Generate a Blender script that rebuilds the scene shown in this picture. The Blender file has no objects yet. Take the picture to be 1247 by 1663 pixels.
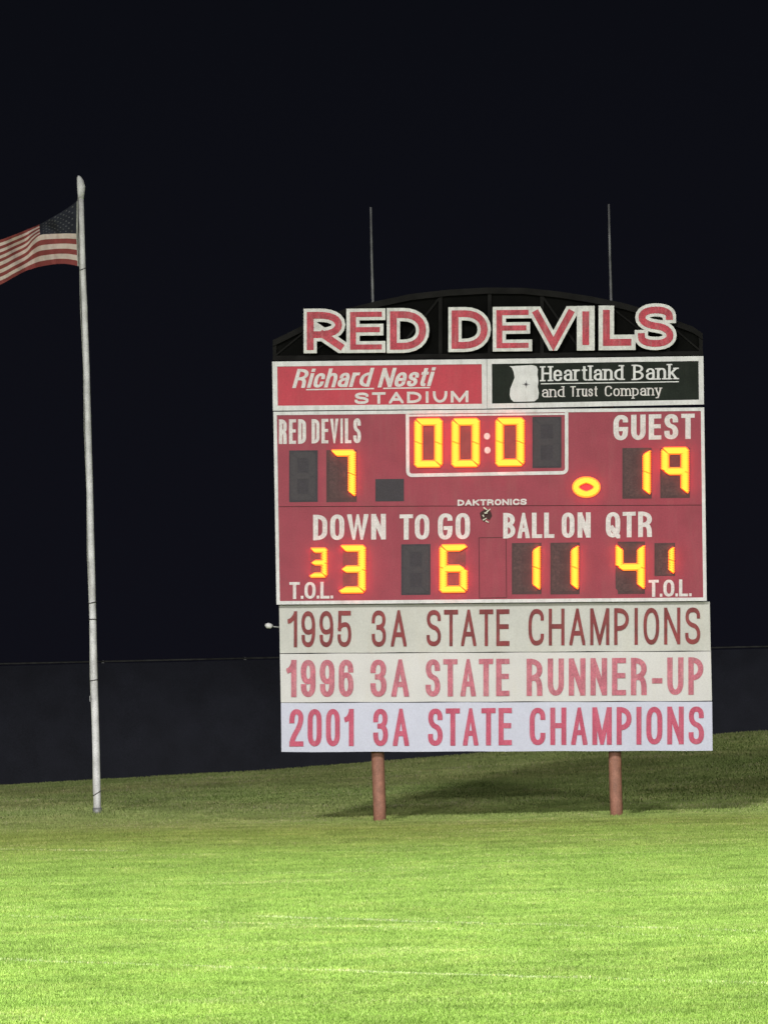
import bpy, math, random
import numpy as np
from mathutils import Vector, Matrix
from mathutils.geometry import delaunay_2d_cdt

random.seed(7)
scene = bpy.context.scene
col = scene.collection

# ------------------------------------------------------------------ camera
FPX, CX, CY = 8000.0, 623.5, 831.5           # focal length and centre, in pixels of the 1247 x 1663 photo
EYE = Vector((0.0, 0.0, 2.2))
PITCH = math.atan(283.5 / FPX)
ROLL = math.radians(1.30)
_F = Vector((0, math.cos(PITCH), math.sin(PITCH)))
_R0 = Vector((1, 0, 0)); _U0 = Vector((0, -math.sin(PITCH), math.cos(PITCH)))
_R = _R0 * math.cos(ROLL) - _U0 * math.sin(ROLL)
_U = _U0 * math.cos(ROLL) + _R0 * math.sin(ROLL)
cam_data = bpy.data.cameras.new('camera')
cam = bpy.data.objects.new('camera', cam_data); col.objects.link(cam)
cam_data.sensor_fit = 'HORIZONTAL'; cam_data.sensor_width = 36.0
cam_data.lens = FPX / 1247.0 * 36.0
cam_data.clip_start = 0.5; cam_data.clip_end = 3000
m = Matrix.Identity(4)
for i in range(3):
    m[i][0] = _R[i]; m[i][1] = _U[i]; m[i][2] = -_F[i]; m[i][3] = EYE[i]
cam.matrix_world = m
scene.camera = cam

def at(px, py, Y):
    """point of the vertical plane y = Y seen at a photo pixel"""
    d = _F + _R * ((px - CX) / FPX) + _U * ((CY - py) / FPX)
    return EYE + d * ((Y - EYE.y) / d.y)

# ------------------------------------------------------------------ night sky
world = bpy.data.worlds.new('World'); scene.world = world; world.use_nodes = True
wn = world.node_tree.nodes; wl = world.node_tree.links
bg = wn['Background']; bg.inputs['Strength'].default_value = 1.0
tc = wn.new('ShaderNodeTexCoord'); sx = wn.new('ShaderNodeSeparateXYZ'); rmp = wn.new('ShaderNodeValToRGB')
wl.new(tc.outputs['Generated'], sx.inputs[0]); wl.new(sx.outputs['Z'], rmp.inputs[0]); wl.new(rmp.outputs[0], bg.inputs[0])
rmp.color_ramp.elements[0].position = 0.0; rmp.color_ramp.elements[0].color = (0.0050, 0.0051, 0.0086, 1)
rmp.color_ramp.elements[1].position = 0.30; rmp.color_ramp.elements[1].color = (0.0020, 0.0028, 0.0040, 1)

# ------------------------------------------------------------------ exposure
scene.view_settings.view_transform = 'Standard'
scene.view_settings.look = 'None'
scene.view_settings.exposure = 0.0
scene.view_settings.gamma = 1.0
try: scene.view_settings.use_curve_mapping = False
except Exception: pass

# ------------------------------------------------------------------ floodlight levels (lamps are built with their masts)
FLOODS = [  # mast foot x, y, height, aim point, watts, cone degrees, radius
    (-17.0, 13.0, 38.0, (0.0, 45.5, 0.0), 255000.0, 66.0, 3.5),
    (21.0, 15.0, 38.0, (3.0, 45.5, 0.0), 94000.0, 66.0, 3.5),
    (-40.0, -60.0, 21.0, (0.0, 80.0, 3.0), 122000.0, 44.0, 3.0),
    (46.0, -56.0, 21.0, (2.0, 80.0, 3.0), 60000.0, 44.0, 3.0),
    (-78.0, -8.0, 22.0, (0.0, 80.0, 3.0), 82000.0, 44.0, 3.0),  # this and the two after it: added masts, filling the board's shadow
    (84.0, -4.0, 22.0, (2.0, 80.0, 3.0), 57000.0, 44.0, 3.0),
    (6.0, -85.0, 22.0, (2.0, 80.0, 3.0), 57000.0, 44.0, 3.0),
]
GLOW = (1.0, 0.042, 0.0006); GLOW_STRENGTH = 18.0

# ------------------------------------------------------------------ helpers
def tag(o, label=None, cat=None, group=None, kind=None):
    if label: o['label'] = label
    if cat: o['category'] = cat
    if group: o['group'] = group
    if kind: o['kind'] = kind
    return o

def empty(name, loc):
    o = bpy.data.objects.new(name, None); col.objects.link(o); o.location = loc
    return o

def link(name, me, mat, parent=None):
    if mat is not None and not me.materials: me.materials.append(mat)
    o = bpy.data.objects.new(name, me); col.objects.link(o)
    if parent is not None:
        o.parent = parent
        bpy.context.view_layer.update() if False else None
        # vertices are written in world space: cancel the ancestors' translation
        t = Vector((0, 0, 0)); p = parent
        while p is not None: t += p.location; p = p.parent
        o.location = -t
    return o

def mesh(name, verts, faces, mat, parent=None, smooth=False):
    me = bpy.data.meshes.new(name)
    me.from_pydata([tuple(v) for v in verts], [], faces); me.update()
    if smooth:
        for p in me.polygons: p.use_smooth = True
    return link(name, me, mat, parent)

def lin(r, g, b):
    f = lambda c: (c / 255 / 12.92) if c / 255 <= 0.04045 else ((c / 255 + 0.055) / 1.055) ** 2.4
    return (f(r), f(g), f(b))

def material(name, color, rough=0.6, var=0.15, scale=3.0, bump=0.0, dirt=None, dirt_amt=0.0, streak=1.0, metal=0.0, spec=0.3, fine=0.0):
    mt = bpy.data.materials.new(name); mt.use_nodes = True
    N = mt.node_tree.nodes; L = mt.node_tree.links; b = N['Principled BSDF']
    b.inputs['Roughness'].default_value = rough; b.inputs['Metallic'].default_value = metal
    b.inputs['Specular IOR Level'].default_value = spec
    geo = N.new('ShaderNodeNewGeometry'); mp = N.new('ShaderNodeMapping')
    mp.inputs['Scale'].default_value = (1, 1, streak); L.new(geo.outputs['Position'], mp.inputs[0])
    n1 = N.new('ShaderNodeTexNoise'); n1.inputs['Scale'].default_value = scale; n1.inputs['Detail'].default_value = 6
    L.new(mp.outputs[0], n1.inputs['Vector'])
    mr = N.new('ShaderNodeMapRange'); mr.inputs[1].default_value = 0.3; mr.inputs[2].default_value = 0.7
    mr.inputs[3].default_value = 1 - var; mr.inputs[4].default_value = 1 + var
    L.new(n1.outputs['Fac'], mr.inputs[0])
    hs = N.new('ShaderNodeHueSaturation'); hs.inputs['Color'].default_value = (*color, 1)
    L.new(mr.outputs[0], hs.inputs['Value'])
    out = hs.outputs[0]
    if fine:
        n3 = N.new('ShaderNodeTexNoise'); n3.inputs['Scale'].default_value = 45; n3.inputs['Detail'].default_value = 3
        L.new(geo.outputs['Position'], n3.inputs['Vector'])
        m3 = N.new('ShaderNodeMapRange'); m3.inputs[1].default_value = .3; m3.inputs[2].default_value = .7
        m3.inputs[3].default_value = 1 - fine; m3.inputs[4].default_value = 1 + fine
        L.new(n3.outputs['Fac'], m3.inputs[0])
        h3 = N.new('ShaderNodeHueSaturation'); L.new(out, h3.inputs['Color']); L.new(m3.outputs[0], h3.inputs['Value']); out = h3.outputs[0]
    if dirt:
        n2 = N.new('ShaderNodeTexNoise'); n2.inputs['Scale'].default_value = scale * 0.6; n2.inputs['Detail'].default_value = 8; n2.inputs['Roughness'].default_value = .7
        mp2 = N.new('ShaderNodeMapping'); mp2.inputs['Scale'].default_value = (3, 3, .5); mp2.inputs['Location'].default_value = (3, 7, 11)
        L.new(geo.outputs['Position'], mp2.inputs[0]); L.new(mp2.outputs[0], n2.inputs['Vector'])
        r2 = N.new('ShaderNodeMapRange'); r2.inputs[1].default_value = .48; r2.inputs[2].default_value = .78; r2.inputs[3].default_value = 0; r2.inputs[4].default_value = dirt_amt
        L.new(n2.outputs['Fac'], r2.inputs[0])
        mx = N.new('ShaderNodeMixRGB'); L.new(r2.outputs[0], mx.inputs[0]); L.new(out, mx.inputs[1]); mx.inputs[2].default_value = (*dirt, 1)
        out = mx.outputs[0]
    L.new(out, b.inputs['Base Color'])
    if bump:
        bp = N.new('ShaderNodeBump'); bp.inputs['Strength'].default_value = bump; bp.inputs['Distance'].default_value = 0.01
        L.new(n1.outputs['Fac'], bp.inputs['Height']); L.new(bp.outputs[0], b.inputs['Normal'])
    return mt

def emitter(name, color, strength):
    mt = bpy.data.materials.new(name); mt.use_nodes = True
    N = mt.node_tree.nodes; b = N['Principled BSDF']
    b.inputs['Base Color'].default_value = (.3, .12, .02, 1)
    b.inputs['Emission Color'].default_value = (*color, 1); b.inputs['Emission Strength'].default_value = strength
    return mt

GRIME = (0.20, 0.17, 0.14)
M = dict(
    cabinet=material('red cabinet paint', (0.2673, 0.0373, 0.0584), .55, .10, 2.5, .05, (0.26, .09, .09), .35, fine=.10),
    name_red=material('bright red sign vinyl', (0.4256, 0.0311, 0.0526), .5, .08, 2.5, .0, (0.36, .10, .10), .3, fine=.10),
    trim=material('white frame paint', (0.6019, 0.5928, 0.5918), .5, .10, 5, .0, GRIME, .35, fine=.08),
    letter=material('white lettering vinyl', (0.5914, 0.5555, 0.5466), .5, .12, 9, .0, (.5, .25, .25), .35, fine=.14),
    cream=material('aged cream panel', (0.48, 0.472, 0.441), .5, .07, 1.6, .0, (.42, .37, .28), .35, fine=.07),
    cream2=material('cream panel', (0.5472, 0.532, 0.5219), .5, .05, 1.6, .0, (.5, .45, .36), .30, fine=.07),
    cool=material('cool white panel', (0.4864, 0.494, 0.5905), .45, .04, 1.6, .0, (.5, .49, .52), .2, fine=.06),
    text1=material('dark red print', (0.192, 0.027, 0.03), .5, .30, 6, .0, (.2, .08, .06), .5, fine=.22),
    text2=material('faded pink red print', (0.4195, 0.1153, 0.1538), .5, .15, 6, .0, (.7, .45, .45), .4, fine=.24),
    text3=material('rose red print', (0.4198, 0.0642, 0.1168), .5, .12, 6, .0, (.6, .3, .35), .3, fine=.22),
    bank=material('black green sign vinyl', (0.014, 0.018, 0.014), .7, .2, 3, .0, (.04, .04, .035), .3, fine=.2, spec=.1),
    dark=material('dark digit mask', (0.0347, 0.0288, 0.0354), .6, .12, 6, .0, fine=.22),
    unlit=material('unlit lamp segment', (0.038, 0.0312, 0.0359), .5, .15, 30, .0),
    brown=material('glow browned digit mask', (0.062, 0.030, 0.031), .6, .15, 6, .0, fine=.22),  # dark mask browned to paint in the glow of lit segments
    mask=material('glow reddened digit mask', (0.15, 0.045, 0.048), .6, .12, 6, .0, fine=.2),  # dark mask reddened, segment glow put into its colour
    glow_unlit=material('glow browned unlit segment', (0.070, 0.036, 0.036), .6, .2, 20, .0, fine=.2),  # unlit segment tinted with the painted glow of its lit neighbours
    gap=material('dark joint', (0.05, 0.02, 0.02), .8, .1),
    post=material('red brown post paint', (0.2916, 0.1336, 0.0929), .6, .22, 7, .3, (.20, .12, .09), .5, fine=.2),
    steel=material('galvanised steel', (0.30, 0.30, 0.30), .5, .2, 8, .1, metal=.3),
    rod=material('grey rod', (0.104, 0.104, 0.1073), .5, .45, 5, .0),
    arch=material('dark arch steel', (0.0096, 0.0091, 0.0086), .6, .35, 4, .0, spec=.04),
    arch_back=material('black backing mesh', (0.003, 0.003, 0.0027), .8, .35, 3, .0, spec=.04),
    arch_red=material('red letter face', (0.3808, 0.0337, 0.0534), .5, .24, 7, .0, (.5, .30, .30), .45, fine=.30),
    arch_white=material('white channel letter', (0.5768, 0.5681, 0.5438), .5, .14, 9, .0, GRIME, .4, fine=.12),
    pole=material('white pole paint', (0.80, 0.79, 0.80), .45, .22, 3.5, .1, (.22, .19, .13), .65, fine=.15),
    pole_dark=material('dark rope', (0.06, 0.05, 0.05), .8, .2),
    rope=material('pale rope', (0.40, 0.40, 0.36), .8, .3, 30),
    scrap=material('torn pale metal', (0.62, 0.60, 0.50), .4, .2),
    screen=material('black windscreen fabric', (0.02, 0.0213, 0.0318), .85, .16, 2.2, .2, fine=.22),
    rail=material('fence rail', (0.045, 0.045, 0.0428), .6, .5, 6, .0),
    canton=material('navy flag cloth', (0.022, 0.024, 0.036), .8, .2, 9),
    star=material('dull star cloth', (0.15, 0.15, 0.165), .8, .4, 12),
    redcloth=material('red flag cloth', (0.27, 0.060, 0.055), .8, .15, 9),
    whitecloth=material('white flag cloth', (0.68, 0.57, 0.50), .8, .12, 9, .0, (.62, .33, .30), .5),
    lamp_body=material('floodlight housing', (0.25, 0.25, 0.25), .5, .1),
    lamp_on=emitter('lit floodlight glass', (1, .98, .92), 20.0),
    glow=emitter('lit amber lamps', GLOW, GLOW_STRENGTH),
    rim=emitter('amber lamp bloom', (1.0, 0.14, 0.003), 2.2),  # lamp bloom built as a dim glowing edge
)

def quadbox(name, px, Y0, Y1, mat, parent, bevel=0.0):
    """box whose front outline is four photo points (tl, tr, br, bl) on the plane Y0, going back to Y1"""
    f = [at(x, y, Y0) for x, y in px]
    b = [p + Vector((0, Y1 - Y0, 0)) for p in f]
    v = f + b
    F = [(0, 3, 2, 1), (4, 5, 6, 7), (0, 1, 5, 4), (1, 2, 6, 5), (2, 3, 7, 6), (3, 0, 4, 7)]
    return mesh(name, v, F, mat, parent)

def plate(name, tris_px, verts_px, Y0, Y1, mat, parent):
    """solid plate with a triangulated front face (photo points) on plane Y0, walls back to Y1"""
    f = [at(x, y, Y0) for x, y in verts_px]
    n = len(f); b = [p + Vector((0, Y1 - Y0, 0)) for p in f]
    cnt = {}
    for t in tris_px:
        for i in range(len(t)):
            e = (t[i], t[(i + 1) % len(t)]); cnt[e] = cnt.get(e, 0) + 1
    faces = [tuple(t) for t in tris_px]
    for (a, c) in list(cnt):
        if (c, a) not in cnt: faces.append((a, a + n, c + n, c))
    return mesh(name, f + b, faces, mat, parent)

def union(polys):
    V = []; Fs = []
    for p in polys:
        s = sum(p[i][0] * p[(i + 1) % len(p)][1] - p[(i + 1) % len(p)][0] * p[i][1] for i in range(len(p)))
        if abs(s) < 1e-6: continue
        if s < 0: p = p[::-1]
        base = len(V); V += [Vector(q) for q in p]; Fs.append(list(range(base, base + len(p))))
    if len(Fs) == 1: return [tuple(v) for v in V], [tuple(Fs[0])]
    if not Fs: return [], []
    src = [[tuple(V[k]) for k in f] for f in Fs]
    bb = [(min(q[0] for q in f), max(q[0] for q in f), min(q[1] for q in f), max(q[1] for q in f)) for f in src]
    E = [(f[i], f[(i + 1) % len(f)]) for f in Fs for i in range(len(f))]
    res = delaunay_2d_cdt(V, E, [], 0, 1e-4, False)
    vs = [tuple(v) for v in res[0]]; keep = []
    for t in res[2]:
        cx = sum(vs[k][0] for k in t) / len(t); cy = sum(vs[k][1] for k in t) / len(t)
        for f, b in zip(src, bb):
            if not (b[0] <= cx <= b[1] and b[2] <= cy <= b[3]): continue
            ins = False
            for i in range(len(f)):
                (xa, ya), (xb, yb) = f[i], f[i - 1]
                if (ya > cy) != (yb > cy) and cx < (xb - xa) * (cy - ya) / (yb - ya) + xa: ins = not ins
            if ins:
                a = [vs[k] for k in t]; s = sum(a[i][0] * a[(i + 1) % len(a)][1] - a[(i + 1) % len(a)][0] * a[i][1] for i in range(len(a)))
                keep.append(tuple(t) if s > 0 else tuple(t)[::-1]); break
    return vs, keep

def tube(name, pts, radii, mat, parent, n=14, smooth=True):
    V = []; F = []
    for i, p in enumerate(pts):
        p = Vector(p)
        a = Vector(pts[max(i - 1, 0)]); b = Vector(pts[min(i + 1, len(pts) - 1)])
        d = (b - a).normalized(); u = d.cross(Vector((0, 1, 0.01)))
        u = u.normalized() if u.length > 1e-3 else Vector((1, 0, 0)); w = d.cross(u)
        r = radii[i] if isinstance(radii, (list, tuple)) else radii
        for k in range(n):
            t = 2 * math.pi * k / n; V.append(p + u * (r * math.cos(t)) + w * (r * math.sin(t)))
    for i in range(len(pts) - 1):
        for k in range(n):
            F.append((i * n + k, i * n + (k + 1) % n, (i + 1) * n + (k + 1) % n, (i + 1) * n + k))
    F.append(tuple(range(n))[::-1]); F.append(tuple(range((len(pts) - 1) * n, len(pts) * n)))
    return mesh(name, V, F, mat, parent, smooth)

# ------------------------------------------------------------------ stroke lettering
r = 1  # rounded-corner mark
XH = .72
def rect(*a): return a
G = {  # relative width, list of (closed, diagonal, points)
 'A': (.98, [(0,1,[(0,0),(.5,1),(1,0)]), (0,0,[(.22,.30),(.78,.30)])]),
 'B': (.95, [(0,0,[(0,0),(0,1)]), (0,0,[(0,1),(.94,1,r),(.94,.53,r),(0,.53)]), (0,0,[(0,.53),(1,.53,r),(1,0,r),(0,0)])]),
 'C': (.95, [(0,0,[(1,.78),(1,1,r),(0,1,r),(0,0,r),(1,0,r),(1,.22)])]),
 'D': (.97, [(1,0,[(0,0),(0,1),(1,1,r),(1,0,r)])]),
 'E': (.84, [(0,0,[(1,1),(0,1),(0,0),(1,0)]), (0,0,[(0,.53),(.92,.53)])]),
 'G': (.98, [(0,0,[(1,.84),(1,1,r),(0,1,r),(0,0,r),(1,0,r),(1,.43),(.6,.43)])]),
 'H': (.97, [(0,0,[(0,0),(0,1)]), (0,0,[(1,0),(1,1)]), (0,0,[(0,.52),(1,.52)])]),
 'I': (.30, [(0,0,[(.5,0),(.5,1)])]),
 'K': (.95, [(0,0,[(0,0),(0,1)]), (0,1,[(0,.38),(1,1)]), (0,1,[(.35,.55),(1,0)])]),
 'L': (.80, [(0,0,[(0,1),(0,0),(1,0)])]),
 'M': (1.18, [(0,0,[(0,0),(0,1)]), (0,0,[(1,0),(1,1)]), (0,1,[(0.02,1),(.5,0.02),(.98,1)])]),
 'N': (1.0, [(0,0,[(0,0),(0,1)]), (0,0,[(1,0),(1,1)]), (0,1,[(0.02,1),(.98,0)])]),
 'O': (.97, [(1,0,[(0,0,r),(0,1,r),(1,1,r),(1,0,r)])]),
 'P': (.90, [(0,0,[(0,0),(0,1)]), (0,0,[(0,1),(1,1,r),(1,.44,r),(0,.44)])]),
 'Q': (.99, [(1,0,[(0,0,r),(0,1,r),(1,1,r),(1,0,r)]), (0,1,[(.55,.26),(1,-.02)])]),
 'R': (.97, [(0,0,[(0,0),(0,1)]), (0,0,[(0,1),(.96,1,r),(.96,.47,r),(0,.47)]), (0,0,[(.5,.47),(.94,.47,r),(.96,0)])]),
 'Z': (.97, [(0,0,[(0,0),(0,1)]), (0,0,[(0,1),(.94,1,r),(.94,.38,r),(0,.38)]), (0,1,[(.40,.40),(1,0)])]),
 'S': (.93, [(0,0,[(.98,.80),(.98,1,r),(0.02,1,r),(0.02,.57,r),(1,.47,r),(1,0,r),(0,0,r),(0,.21)])]),
 'T': (.90, [(0,0,[(0,1),(1,1)]), (0,0,[(.5,0),(.5,1)])]),
 'U': (.97, [(0,0,[(0,1),(0,0,r),(1,0,r),(1,1)])]),
 'V': (1.0, [(0,1,[(0,1),(.5,0),(1,1)])]),
 'W': (1.45, [(0,1,[(0,1),(.26,0),(.5,1),(.74,0),(1,1)])]),
 'X': (1.0, [(0,1,[(0,0),(1,1)]), (0,1,[(0,1),(1,0)])]),
 '0': (.90, [(1,0,[(0,0,r),(0,1,r),(1,1,r),(1,0,r)])]),
 '1': (.62, [(0,0,[(1,0),(1,1)]), (0,0,[(.0,.76),(.55,.79,r),(1,1)])]),
 '2': (.90, [(0,0,[(0,.72),(0,1,r),(1,1,r),(1,.60,r),(0.02,.16,r),(0,0)]), (0,0,[(0,0),(1,0)])]),
 '3': (.90, [(0,0,[(0,.74),(0,1,r),(.96,1,r),(.96,.54,r),(.42,.54)]), (0,0,[(.42,.54),(1,.54,r),(1,0,r),(0,0,r),(0,.26)])]),
 '5': (.90, [(0,0,[(.95,1),(.07,1),(.04,.50)]), (0,0,[(.04,.52),(.2,.64,r),(1,.64,r),(1,0,r),(0,0,r),(0,.25)])]),
 '6': (.90, [(0,0,[(.98,.76),(.98,1,r),(0,1,r),(0,0,r),(1,0,r),(1,.60,r),(0.02,.60,r),(0,.4)])]),
 '9': (.90, [(0,0,[(.02,.24),(.02,0,r),(1,0,r),(1,1,r),(0,1,r),(0,.40,r),(.98,.40,r),(1,.6)])]),
 '-': (.62, [(0,0,[(0,.36),(1,.36)])]),
 '.': (.22, [(0,0,[(.5,0),(.5,0.02)])]),
 # lower case
 'a': (.80, [(0,0,[(.06,.54),(.06,XH,r),(1,XH,r),(1,0)]), (0,0,[(1,.42),(0,.42,r),(0,0,r),(1,0,r),(1,.2)])]),
 'c': (.76, [(0,0,[(1,.52),(1,XH,r),(0,XH,r),(0,0,r),(1,0,r),(1,.2)])]),
 'd': (.84, [(0,0,[(1,0),(1,1)]), (0,0,[(1,XH),(0,XH,r),(0,0,r),(1,0)])]),
 'e': (.80, [(0,0,[(0,.37),(1,.37),(1,XH,r),(0,XH,r),(0,0,r),(1,0,r),(1,.16)])]),
 'h': (.82, [(0,0,[(0,0),(0,1)]), (0,0,[(0,.5),(.1,XH,r),(1,XH,r),(1,0)])]),
 'i': (.28, [(0,0,[(.5,0),(.5,XH)]), (0,0,[(.5,.97),(.5,1)])]),
 'k': (.84, [(0,0,[(0,0),(0,1)]), (0,0,[(0,.28),(.95,XH)]), (0,0,[(.3,.44),(1,0)])]),
 'l': (.28, [(0,0,[(.5,0),(.5,1)])]),
 'm': (1.3, [(0,0,[(0,0),(0,XH)]), (0,0,[(0,.5),(.06,XH,r),(.5,XH,r),(.5,0)]), (0,0,[(.5,.5),(.56,XH,r),(1,XH,r),(1,0)])]),
 'n': (.82, [(0,0,[(0,0),(0,XH)]), (0,0,[(0,.5),(.1,XH,r),(1,XH,r),(1,0)])]),
 'o': (.84, [(1,0,[(0,0,r),(0,XH,r),(1,XH,r),(1,0,r)])]),
 'p': (.84, [(0,0,[(0,-.3),(0,XH)]), (0,0,[(0,XH),(1,XH,r),(1,0,r),(0,0)])]),
 'r': (.56, [(0,0,[(0,0),(0,XH)]), (0,0,[(0,.42),(.1,XH,r),(1,XH)])]),
 's': (.74, [(0,0,[(.98,.54),(.98,XH,r),(0,XH,r),(0,.42,r),(1,.34,r),(1,0,r),(0,0,r),(0,.18)])]),
 't': (.52, [(0,0,[(.45,.95),(.45,0,r),(1,0)]), (0,0,[(0,XH),(1,XH)])]),
 'u': (.82, [(0,0,[(0,XH),(0,0,r),(.9,0,r),(1,.2)]), (0,0,[(1,0),(1,XH)])]),
 'y': (.84, [(0,0,[(0,XH),(.5,0.02)]), (0,0,[(1,XH),(.45,-.28),(.1,-.3)])]),
}
SERIF = {'H': [(0,0),(0,1),(1,0),(1,1)], 'B': [(0,0),(0,1)], 'T': [], 'r': [(0,0),(0,XH)], 't': [], 'l': [(.5,0),(.4,1)],
         'n': [(0,0),(1,0),(-.05,XH)], 'd': [(1,0),(.9,1)], 'k': [(0,0),(0,1),(1,0),(.95,XH)], 'm': [(0,0),(.5,0),(1,0),(-.05,XH)],
         'u': [(-.02,XH),(1,0)], 'p': [(0,-.3),(-.05,XH)], 'y': [(0,XH),(1,XH)], 'a': [(1.05,0)], 'i': [(.5,0)]}

def round_path(pts, closed, R):
    out = []; n = len(pts)
    for i, p in enumerate(pts):
        P = Vector(p[:2]); rounded = len(p) > 2 and p[2] == 1
        if not rounded or (not closed and i in (0, n - 1)):
            out.append(P); continue
        A = Vector(pts[(i - 1) % n][:2]); B = Vector(pts[(i + 1) % n][:2])
        la, lb = (A - P).length, (B - P).length
        na = len(pts[(i - 1) % n]) > 2; nb = len(pts[(i + 1) % n]) > 2
        ra = min(R * 1.25, la * (.5 if na else .96)); rb = min(R * 1.25, lb * (.5 if nb else .96))
        a = P + (A - P) * (ra / max(la, 1e-6)); b = P + (B - P) * (rb / max(lb, 1e-6))
        for k in range(7):
            t = k / 6; w = .62
            c1 = a + (P - a) * w; c2 = b + (P - b) * w
            out.append(a * (1-t)**3 + c1 * 3*t*(1-t)**2 + c2 * 3*t*t*(1-t) + b * t**3)
    res = [out[0]]
    for q in out[1:]:
        if (q - res[-1]).length > 1e-3: res.append(q)
    if closed and (res[0] - res[-1]).length < 1e-3: res.pop()
    return res

def stroke(pts, closed, sw, ext):
    n = len(pts); h = sw / 2
    if not closed:
        pts = list(pts)
        if n == 1: return []
        d = (pts[0] - pts[1]).normalized(); pts[0] = pts[0] + d * ext
        d = (pts[-1] - pts[-2]).normalized(); pts[-1] = pts[-1] + d * ext
    L = []; Rr = []
    for i in range(n):
        if closed or 0 < i < n - 1:
            a = (pts[i] - pts[i - 1]).normalized(); b = (pts[(i + 1) % n] - pts[i]).normalized()
        elif i == 0: a = b = (pts[1] - pts[0]).normalized()
        else: a = b = (pts[-1] - pts[-2]).normalized()
        na = Vector((-a.y, a.x)); nb = Vector((-b.y, b.x)); mm = (na + nb)
        mm = na if mm.length < .2 else mm.normalized()
        k = h / max(mm.dot(na), .24)
        L.append(pts[i] + mm * k); Rr.append(pts[i] - mm * k)
    return [[L[i], Rr[i], Rr[(i + 1) % n], L[(i + 1) % n]] for i in range(n if closed else n - 1)]

def clip(poly, x0, x1, y0, y1):
    for ax, lim, sg in ((0, x0, 1), (0, x1, -1), (1, y0, 1), (1, y1, -1)):
        out = []
        for i in range(len(poly)):
            p, q = poly[i], poly[(i + 1) % len(poly)]
            ip = sg * (p[ax] - lim) >= -1e-9; iq = sg * (q[ax] - lim) >= -1e-9
            if ip: out.append(p)
            if ip != iq:
                t = (lim - p[ax]) / (q[ax] - p[ax]); out.append((p[0] + (q[0] - p[0]) * t, p[1] + (q[1] - p[1]) * t))
        poly = out
        if len(poly) < 3: return []
    return poly

def glyph(ch, x, W, H, sw, an=1.0, serif=False, inner=None, R=None):
    """polygons of one letter in a box at x, width W, height H (y up). an = thickness of horizontals / verticals. inner = thinner stroke on the same skeleton"""
    rel, strokes = G[ch]; H2 = H / an; polys = []
    sk = inner or sw; inset = sw / 2
    def mp(p):
        q = (inset + p[0] * max(W - sw, 0.01), inset + p[1] * (H2 - sw))
        return (*q, *p[2:])
    desc = ch in 'py'
    for closed, diag, pts in strokes:
        P = [mp(p) for p in pts]
        if diag:
            for i, p in enumerate(pts):   # keep diagonal ends inside the box corners
                pass
        rp = round_path(P, closed, R if R else W * .5)
        ext = (sw * 1.2 if diag else sw / 2) if inner is None else (0.0 if not diag else -sk * .1)
        if inner is not None: ext += sk / 2 - .5 * 0
        for q in stroke(rp, closed, sk, ext):
            q = [(a[0], a[1]) for a in q]
            if inner is None:
                q = clip(q, 0 if not serif else -W, W if not serif else 2 * W, -H2 if desc else (0 if ch != 'Q' else -H2 * .04), H2)
            if len(q) >= 3: polys.append(q)
    if serif:
        for (sx_, sy_) in SERIF.get(ch, []):
            cx, cy = inset + sx_ * (W - sw), inset + sy_ * (H2 - sw)
            y0 = cy - inset if sy_ <= 0.01 else cy + inset - sw * .8
            polys.append([(cx - sw * 1.15, y0), (cx + sw * 1.15, y0), (cx + sw * 1.15, y0 + sw * .8), (cx - sw * 1.15, y0 + sw * .8)])
    return [[(x + a, b * an) for a, b in q] for q in polys]

def layout(text, width, height, gap):
    tot = 0
    for i, c in enumerate(text): tot += (G[c][0] if c != ' ' else .35)
    ng = len(text) - 1
    k = (width - gap * ng) / tot
    out = []; x = 0
    for c in text:
        w = (G[c][0] if c != ' ' else .35) * k
        if c != ' ': out.append((c, x, w))
        x += w + gap
    return out

def lettering(name, text, tl, tr, bl, br, sw, Y, mat, parent, an=1.0, slant=0.0, gap=None, serif=False, th=0.006, extra=None, R=None):
    """a line of raised letters filling the photo quad tl tr br bl"""
    W = tr[0] - tl[0]; H = bl[1] - tl[1]
    gap = H * .12 if gap is None else gap
    polys = []
    for c, x, w in layout(text, W - slant * H, H, gap):
        for q in glyph(c, x, w, H, sw, an, serif, R=R):
            polys.append([(a + slant * b, b) for a, b in q])
    if extra: polys += extra(W, H)
    def to_px(p):
        u = p[0] / W; v = p[1] / H
        top = (tl[0] + (tr[0] - tl[0]) * u, tl[1] + (tr[1] - tl[1]) * u)
        bot = (bl[0] + (br[0] - bl[0]) * u, bl[1] + (br[1] - bl[1]) * u)
        return (bot[0] + (top[0] - bot[0]) * v, bot[1] + (top[1] - bot[1]) * v)
    V, Fs = union(polys)
    return plate(name, Fs, [to_px(v) for v in V], Y - th, Y, mat, parent)

# ------------------------------------------------------------------ terrain
XS = [-60.0, -8.1, -2.26, 7.5, 25.0]; ZS = [0.10, 0.29, 0.50, 1.06, 1.5]
FENCE_Y = 104.0
def ground_z(x, y):
    zf = np.interp(x, XS, ZS)
    t = np.clip((y - 81.0) / (FENCE_Y - 81.0), 0, 1)
    return zf * t

def vnoise(x, y, s, seed):
    x = x / s; y = y / s; xi = np.floor(x).astype(np.int64); yi = np.floor(y).astype(np.int64); xf = x - xi; yf = y - yi
    def h(a, b):
        n = (a * 374761393 + b * 668265263 + seed * 1442695) & 0x7fffffff
        n = ((n ^ (n >> 13)) * 1274126177) & 0x7fffffff
        return ((n ^ (n >> 16)) & 0xffff) / 65535.0
    u = xf * xf * (3 - 2 * xf); v = yf * yf * (3 - 2 * yf)
    return (h(xi, yi) * (1 - u) + h(xi + 1, yi) * u) * (1 - v) + (h(xi, yi + 1) * (1 - u) + h(xi + 1, yi + 1) * u) * v

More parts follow.
